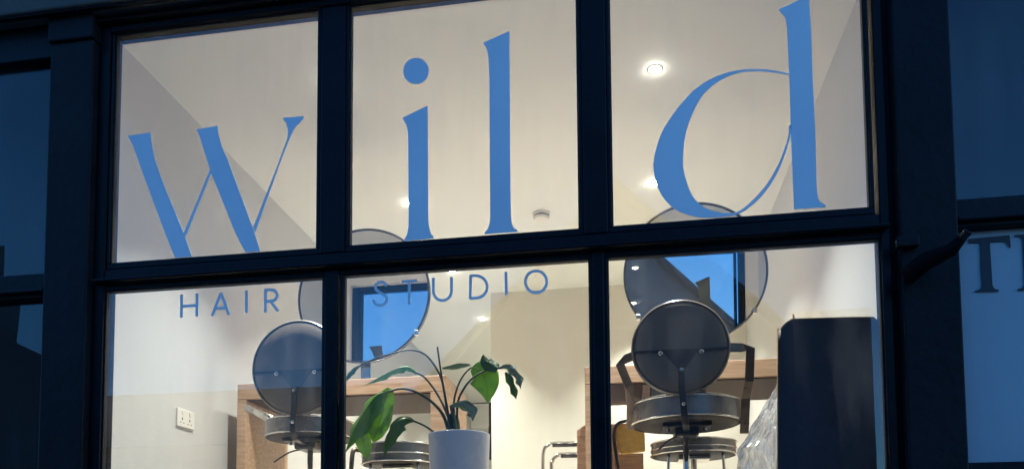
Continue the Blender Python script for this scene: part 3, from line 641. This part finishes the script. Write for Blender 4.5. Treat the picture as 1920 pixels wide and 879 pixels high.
# ------------------------------------------------------------------ black board inside the window, easel, plastic bag
BY = 2.92
bd = thing('display_board', 'tall black board with rounded top corners and a small tab inside the right pane', 'board', (at(1560, 879, BY).x, BY, ZLOW-0.05))
oy = [(1464, 1010), (1463, 879), (1464, 640), (1466, 622), (1473, 608), (1486, 600), (1500, 599), (1626, 596), (1640, 599), (1650, 607), (1655, 622), (1672, 879), (1678, 1010)]
P = [at(a, b, BY) for a, b in oy]
obj('panel', prism(bmesh.new(), P, (0, 0.022, 0)), 'board', bd, bevel=0.003)
rb = bmesh.new(); tube(rb, [at(a, b, BY)+Vector((0, 0.011, 0)) for a, b in cat(oy, 3)], 0.009, 8)
obj('edge_rim', rb, 'rubber', bd, smooth=True)
obj('carry_tab', prism(bmesh.new(), [at(a, b, BY+0.005) for a, b in ((1536, 600), (1540, 596.5), (1588, 595), (1592, 599))], (0, 0.012, 0)), 'rubber', bd)
es = thing('wooden_easel', 'slim wooden easel uprights just behind the black board', 'easel', (at(1475, 700, 3.1).x, 3.1, ZLOW-0.05))
for a, b in (((1488, 587), (1492, 700)), ((1459, 614), (1463, 740))):
    p, q = at(*a, 3.08), at(*b, 3.08); hw = 0.009
    obj('upright', prism(bmesh.new(), [p+Vector((-hw*0.3, 0, 0)), p+Vector((hw*0.4, 0, -0.01)), q+Vector((hw, 0, 0)), q+Vector((-hw, 0, 0))], (0, 0.015, 0)), 'oak', es)
p, q = at(1459, 700, 3.095), at(1500, 698, 3.095)
obj('crossbar', prism(bmesh.new(), [p, q, q+Vector((0, 0, -0.02)), p+Vector((0, 0, -0.02))], (0, 0.012, 0)), 'oak', es)
bm = bmesh.new()
c = at(1442, 850, 3.15)
bmesh.ops.create_icosphere(bm, subdivisions=5, radius=1.0)
for v in bm.verts:
    d = v.co.copy()
    rdg = lambda f, o: 1-abs(noise.noise(d*f+Vector((o, o*2, 3))))*2.2
    k = 0.82 + 0.22*rdg(1.7, 3) + 0.15*rdg(3.7, 8) + 0.10*rdg(8.5, 5) + 0.05*rdg(17, 2)
    zz = d.z*k; taper = 1.0 if zz < 0.0 else max(0.10, 1-zz*0.80)
    v.co = Vector((c.x+(d.x*k*taper)*0.105+max(0, zz)*0.055, c.y+d.y*k*taper*0.09, c.z+0.02+zz*0.27))
obj('plastic_bag', bm, 'bag', None, smooth=False, label='crumpled clear plastic wrapping bunched beside the black board', category='plastic bag')

# ------------------------------------------------------------------ potted plant on the sill
PYD = 2.86
pc = at(861, 815, PYD); pr = (at(918, 815, PYD)-pc).x
zbot = ZLOW-0.052
H = pc.z-zbot
pt = thing('plant_pot', 'white tapered pot inside the window holding the drooping plant', 'pot', (pc.x, PYD, zbot))
obj('pot_body', lathe(bmesh.new(), [(0.0, 0.0), (pr*0.84, 0.0), (pr*0.86, 0.004), (pr*0.995, H-0.004), (pr, H), (pr*0.975, H+0.0015), (pr*0.95, H-0.002), (pr*0.93, H-0.03), (0, H-0.03)], (pc.x, PYD, zbot), 'z', 72), 'pot', pt, smooth=True)
obj('soil', lathe(bmesh.new(), [(0.0, H-0.022), (pr*0.92, H-0.026)], (pc.x, PYD, zbot), 'z', 40), 'soil', pt)
plant = thing('potted_plant', 'drooping broad leaved green plant standing in the white pot', 'plant', (pc.x, PYD, zbot+H-0.024))
def stem(pts, r0=0.0042, r1=0.0022, ys=None):
    r0 *= 1.25; r1 *= 1.35
    n = len(pts); c_ = cat([(a, b, PYD+(d)) for a, b, d in pts], 6)
    P = [at(a, b, y) for a, b, y in c_]; m_ = len(P)
    obj('stem', tube(bmesh.new(), P, [r0+(r1-r0)*i/(m_-1) for i in range(m_)], 8), 'stem', plant, smooth=True)
def leaf(mid, wid, m='leaf', fold=0.35, roll=0.0, wave=0.06, asym=1.0, tip=True):
    # mid: (px, py, depth offset); wid: half widths in px; roll turns the blade about its midrib
    c_ = cat([(a, b, PYD+d, wv) for (a, b, d), wv in zip(mid, wid)], 8)
    P = [at(a, b, y) for a, b, y, _ in c_]; n = len(P); bm = bmesh.new(); rows = []; K = 5
    s = PYD/FPX
    for i, p in enumerate(P):
        t = (P[min(i+1, n-1)]-P[max(i-1, 0)]).normalized()
        side = t.cross(Vector((0, -1, 0))); side = side.normalized() if side.length > 1e-4 else Vector((1, 0, 0))
        nn = t.cross(side).normalized()
        side2 = side*math.cos(roll)+nn*math.sin(roll); nn2 = t.cross(side2).normalized()
        hw = max(c_[i][3], 0.05)*s*1.18; row = []
        for k in range(-K, K+1):
            u = k/K; ww = hw*(asym if u < 0 else 1.0)
            q = p + side2*(u*ww*math.cos(fold)) + nn2*(abs(u)*ww*math.sin(fold)) + nn2*(wave*hw*math.sin(i*0.55+k*0.9)*abs(u)**2*2.2)
            q += nn2*(-0.0015*math.cos(i*1.15-abs(u)*3.0)*abs(u))
            row.append(bm.verts.new(q))
        rows.append(row)
    for a, b in zip(rows, rows[1:]):
        for k in range(2*K): bm.faces.new((a[k], a[k+1], b[k+1], b[k]))
    lf = obj('leaf', bm, m, plant, smooth=True, normals=False)
    sm = lf.modifiers.new('thickness', 'SOLIDIFY'); sm.thickness = 0.0005
    obj('midrib', tube(bmesh.new(), [p+Vector((0, -0.0006, 0)) for p in P[:-2]], [0.0014*(1-i/n)+0.0003 for i in range(n-2)], 6), 'leafdk' if m != 'leafpale' else 'leafpale', lf, smooth=True)
# stems
stem([(842, 815, 0), (832, 780, -0.005), (812, 755, -0.015), (785, 737, -0.025), (755, 728, -0.035), (728, 734, -0.045)], 0.0055, 0.003)
stem([(848, 815, 0.01), (838, 775, 0.01), (818, 735, 0.015), (797, 708, 0.02), (780, 698, 0.02)], 0.0045, 0.0026)
stem([(846, 815, 0.0), (838, 770, 0.0), (829, 715, 0.01), (815, 685, 0.015), (795, 663, 0.02), (768, 656, 0.02), (735, 662, 0.02), (702, 672, 0.02), (676, 684, 0.015)], 0.004, 0.0018)
stem([(846, 812, -0.01), (838, 760, -0.01), (828, 705, -0.012), (820, 650, -0.014)], 0.0038, 0.0026)
stem([(854, 812, 0.0), (851, 757, 0.0), (858, 725, 0.005), (870, 702, 0.01), (884, 688, 0.01)], 0.0038, 0.0024)
stem([(858, 812, -0.01), (858, 757, -0.01), (870, 728, -0.015), (888, 707, -0.02), (912, 694, -0.02), (938, 690, -0.02)], 0.0042, 0.0022)
stem([(838, 825, -0.02), (812, 808, -0.025), (795, 797, -0.03), (772, 787, -0.03)], 0.004, 0.0025)
stem([(855, 812, -0.02), (852, 785, -0.02), (846, 765, -0.022), (850, 760, -0.025)], 0.006, 0.003)
for dx, h in ((-9, 775), (-3, 762), (3, 770), (9, 778)):   # sheaths bunched at the base
    stem([(850+dx, 818, 0.004*dx/9), (850+dx*0.9, 790, 0), (849+dx*0.5, h, 0)], 0.0085, 0.003)
# leaves
leaf([(728, 733, -0.045), (706, 742, -0.055), (685, 768, -0.065), (664, 805, -0.07), (648, 846, -0.07)], [3, 20, 26, 20, 0.5], 'leaf', 0.5, 0.5)
leaf([(732, 728, -0.035), (722, 752, -0.03), (714, 785, -0.03), (706, 812, -0.03), (699, 829, -0.03)], [6, 17, 19, 13, 0.5], 'leaf', 0.3, -0.45)
leaf([(690, 790, -0.05), (680, 812, -0.045), (684, 838, -0.04), (690, 862, -0.04)], [8, 15, 12, 0.5], 'leaf', 0.4, -0.3)
leaf([(782, 699, 0.02), (764, 688, 0.025), (740, 693, 0.03), (712, 707, 0.03), (684, 722, 0.02)], [3, 9, 10, 8, 0.5], 'leaf', 0.4, 0.75)
leaf([(775, 787, -0.03), (752, 786, -0.04), (735, 806, -0.05), (724, 832, -0.05), (719, 856, -0.05)], [3, 15, 17, 10, 0.5], 'leafdk', 0.5, 0.4)
leaf([(884, 689, 0.01), (897, 694, -0.005), (908, 708, -0.012), (914, 730, -0.012), (915, 755, -0.01)], [5, 22, 25, 16, 0.5], 'leaf', 0.18, 0.0)
leaf([(934, 690, -0.022), (921, 682, -0.03), (910, 676, -0.03), (906, 664, -0.03)], [9, 14, 10, 0.5], 'leafdk', 0.3, 0.5)
leaf([(935, 690, -0.02), (950, 689, -0.02), (963, 700, -0.025), (972, 716, -0.03), (976, 728, -0.03)], [2, 7, 9, 7, 0.5], 'leafpale', 0.7, 0.5, wave=0.25)
leaf([(948, 697, -0.02), (958, 712, -0.02), (965, 732, -0.022), (968, 748, -0.02)], [3, 8, 7, 0.5], 'leafdk', 0.7, -0.4, wave=0.3)
leaf([(843, 763, -0.025), (858, 759, -0.035), (874, 762, -0.04), (884, 775, -0.045), (886, 788, -0.045)], [3, 6, 11, 9, 0.8], 'leafpale', 0.5, 0.4, wave=0.2)
leaf([(829, 690, -0.0), (845, 689, -0.0), (862, 686, 0.0), (882, 684, 0.0)], [1.5, 4, 5, 1.5], 'leafpale', 0.3, 0.6)
leaf([(678, 684, 0.015), (664, 690, 0.015), (650, 706, 0.012), (640, 724, 0.01)], [1, 6, 6, 0.5], 'leafdk', 0.5, 0.5)

# ------------------------------------------------------------------ across the street (seen in the glass and the mirrors)
def windows(t, rows, y):
    for x0, x1, z0, z1 in rows:
        f = obj('window', boxbm((x0, y-0.001, z0), (x1, y+0.05, z1)), 'render', t)
        obj('pane', boxbm((x0+0.07, y+0.051, z0+0.07), (x1-0.07, y+0.056, z1-0.07)), 'pane', f)
YO = -8.0
g = thing('gabled_house', 'dark gabled house with a chimney seen reflected in the right mirror', 'house', (-0.6, YO-3, 0))
gx0, gx1, rx, rz, ez = -3.7, 3.5, -0.1, EYE+6.60, EYE+3.05
obj('wall', prism(bmesh.new(), [Vector((gx0, YO, 0)), Vector((gx1, YO, 0)), Vector((gx1, YO, ez)), Vector((rx, YO, rz)), Vector((gx0, YO, ez))], (0, -7, 0)), 'render', g)
for a, b in (((gx0-0.3, ez-0.27), (rx, rz)), ((rx, rz), (gx1+0.3, ez-0.27))):
    A = Vector((a[0], YO+0.2, a[1])); B = Vector((b[0], YO+0.2, b[1])); n_ = Vector((0, 0, 0.14))
    obj('roof', prism(bmesh.new(), [A+Vector((0,0,.003)), B+Vector((0,0,.003)), B+n_, A+n_], (0, -7.4, 0)), 'slate', g)
windows(g, [(-2.6, -1.5, 1.0, 2.6), (1.2, 2.3, 1.0, 2.6), (-2.6, -1.5, 3.8, 5.2), (1.2, 2.3, 3.8, 5.2), (-0.7, 0.3, 5.6, 6.8)], YO)
l2 = thing('side_extension', 'flat roofed dark extension beside the gabled house reflected in the black board', 'building', (4, YO-2, 0))
obj('wall', boxbm((2.52, YO+0.21, 0), (3.64, YO+1.4, EYE+3.72)), 'brick', l2)
obj('parapet', boxbm((2.50, YO+0.21, EYE+3.721), (3.66, YO+1.42, EYE+3.80)), 'render', l2)
lo = thing('low_terrace', 'long low dark terrace of houses reflected along the lower panes', 'house', (-8, YO-3, 0))
obj('wall', boxbm((-10.9, YO-6, 0), (-4.25, YO, EYE+2.3)), 'brick', lo)
obj('roof', prism(bmesh.new(), [Vector((-10.95, YO+0.2, EYE+2.301)), Vector((-10.95, YO-0.6, EYE+3.5)), Vector((-10.95, YO-6.2, EYE+2.301))], (6.72, 0, 0)), 'slate', lo)
windows(lo, [(x, x+0.9, z, z+1.1) for x in (-10.2, -8.4, -6.4) for z in (0.9, 2.5)], YO)
tl = thing('tall_house', 'tall dark house end reflected at the left edge in the unlit window', 'house', (-14, YO-3, 0))
obj('wall', prism(bmesh.new(), [Vector((-19, YO, 0)), Vector((-11.0, YO, 0)), Vector((-11.0, YO, EYE+3.9)), Vector((-11.4, YO, EYE+4.22)), Vector((-12.0, YO, EYE+4.5)), Vector((-11.9, YO, EYE+5.4)), Vector((-12.3, YO, EYE+5.6)), Vector((-12.3, YO, EYE+6.5)), Vector((-19, YO, EYE+7.2))], (-9, -7, 0)), 'brick', tl)
windows(tl, [(-14.5, -13.4, z, z+1.4) for z in (1, 3.8)], YO)
rt_ = thing('corner_house', 'plain dark house standing off to the right across the street', 'house', (8, YO-3, 0))
obj('wall', boxbm((8.0, YO-6, 0), (16, YO, EYE+2.2)), 'brick', rt_)
obj('roof', prism(bmesh.new(), [Vector((7.8, YO+0.3, EYE+2.201)), Vector((7.8, YO-3, EYE+3.4)), Vector((7.8, YO-6.3, EYE+2.201))], (9, 0, 0)), 'slate', rt_)
windows(rt_, [(x, x+1, 1, 2.4) for x in (9, 11, 13.4)], YO)
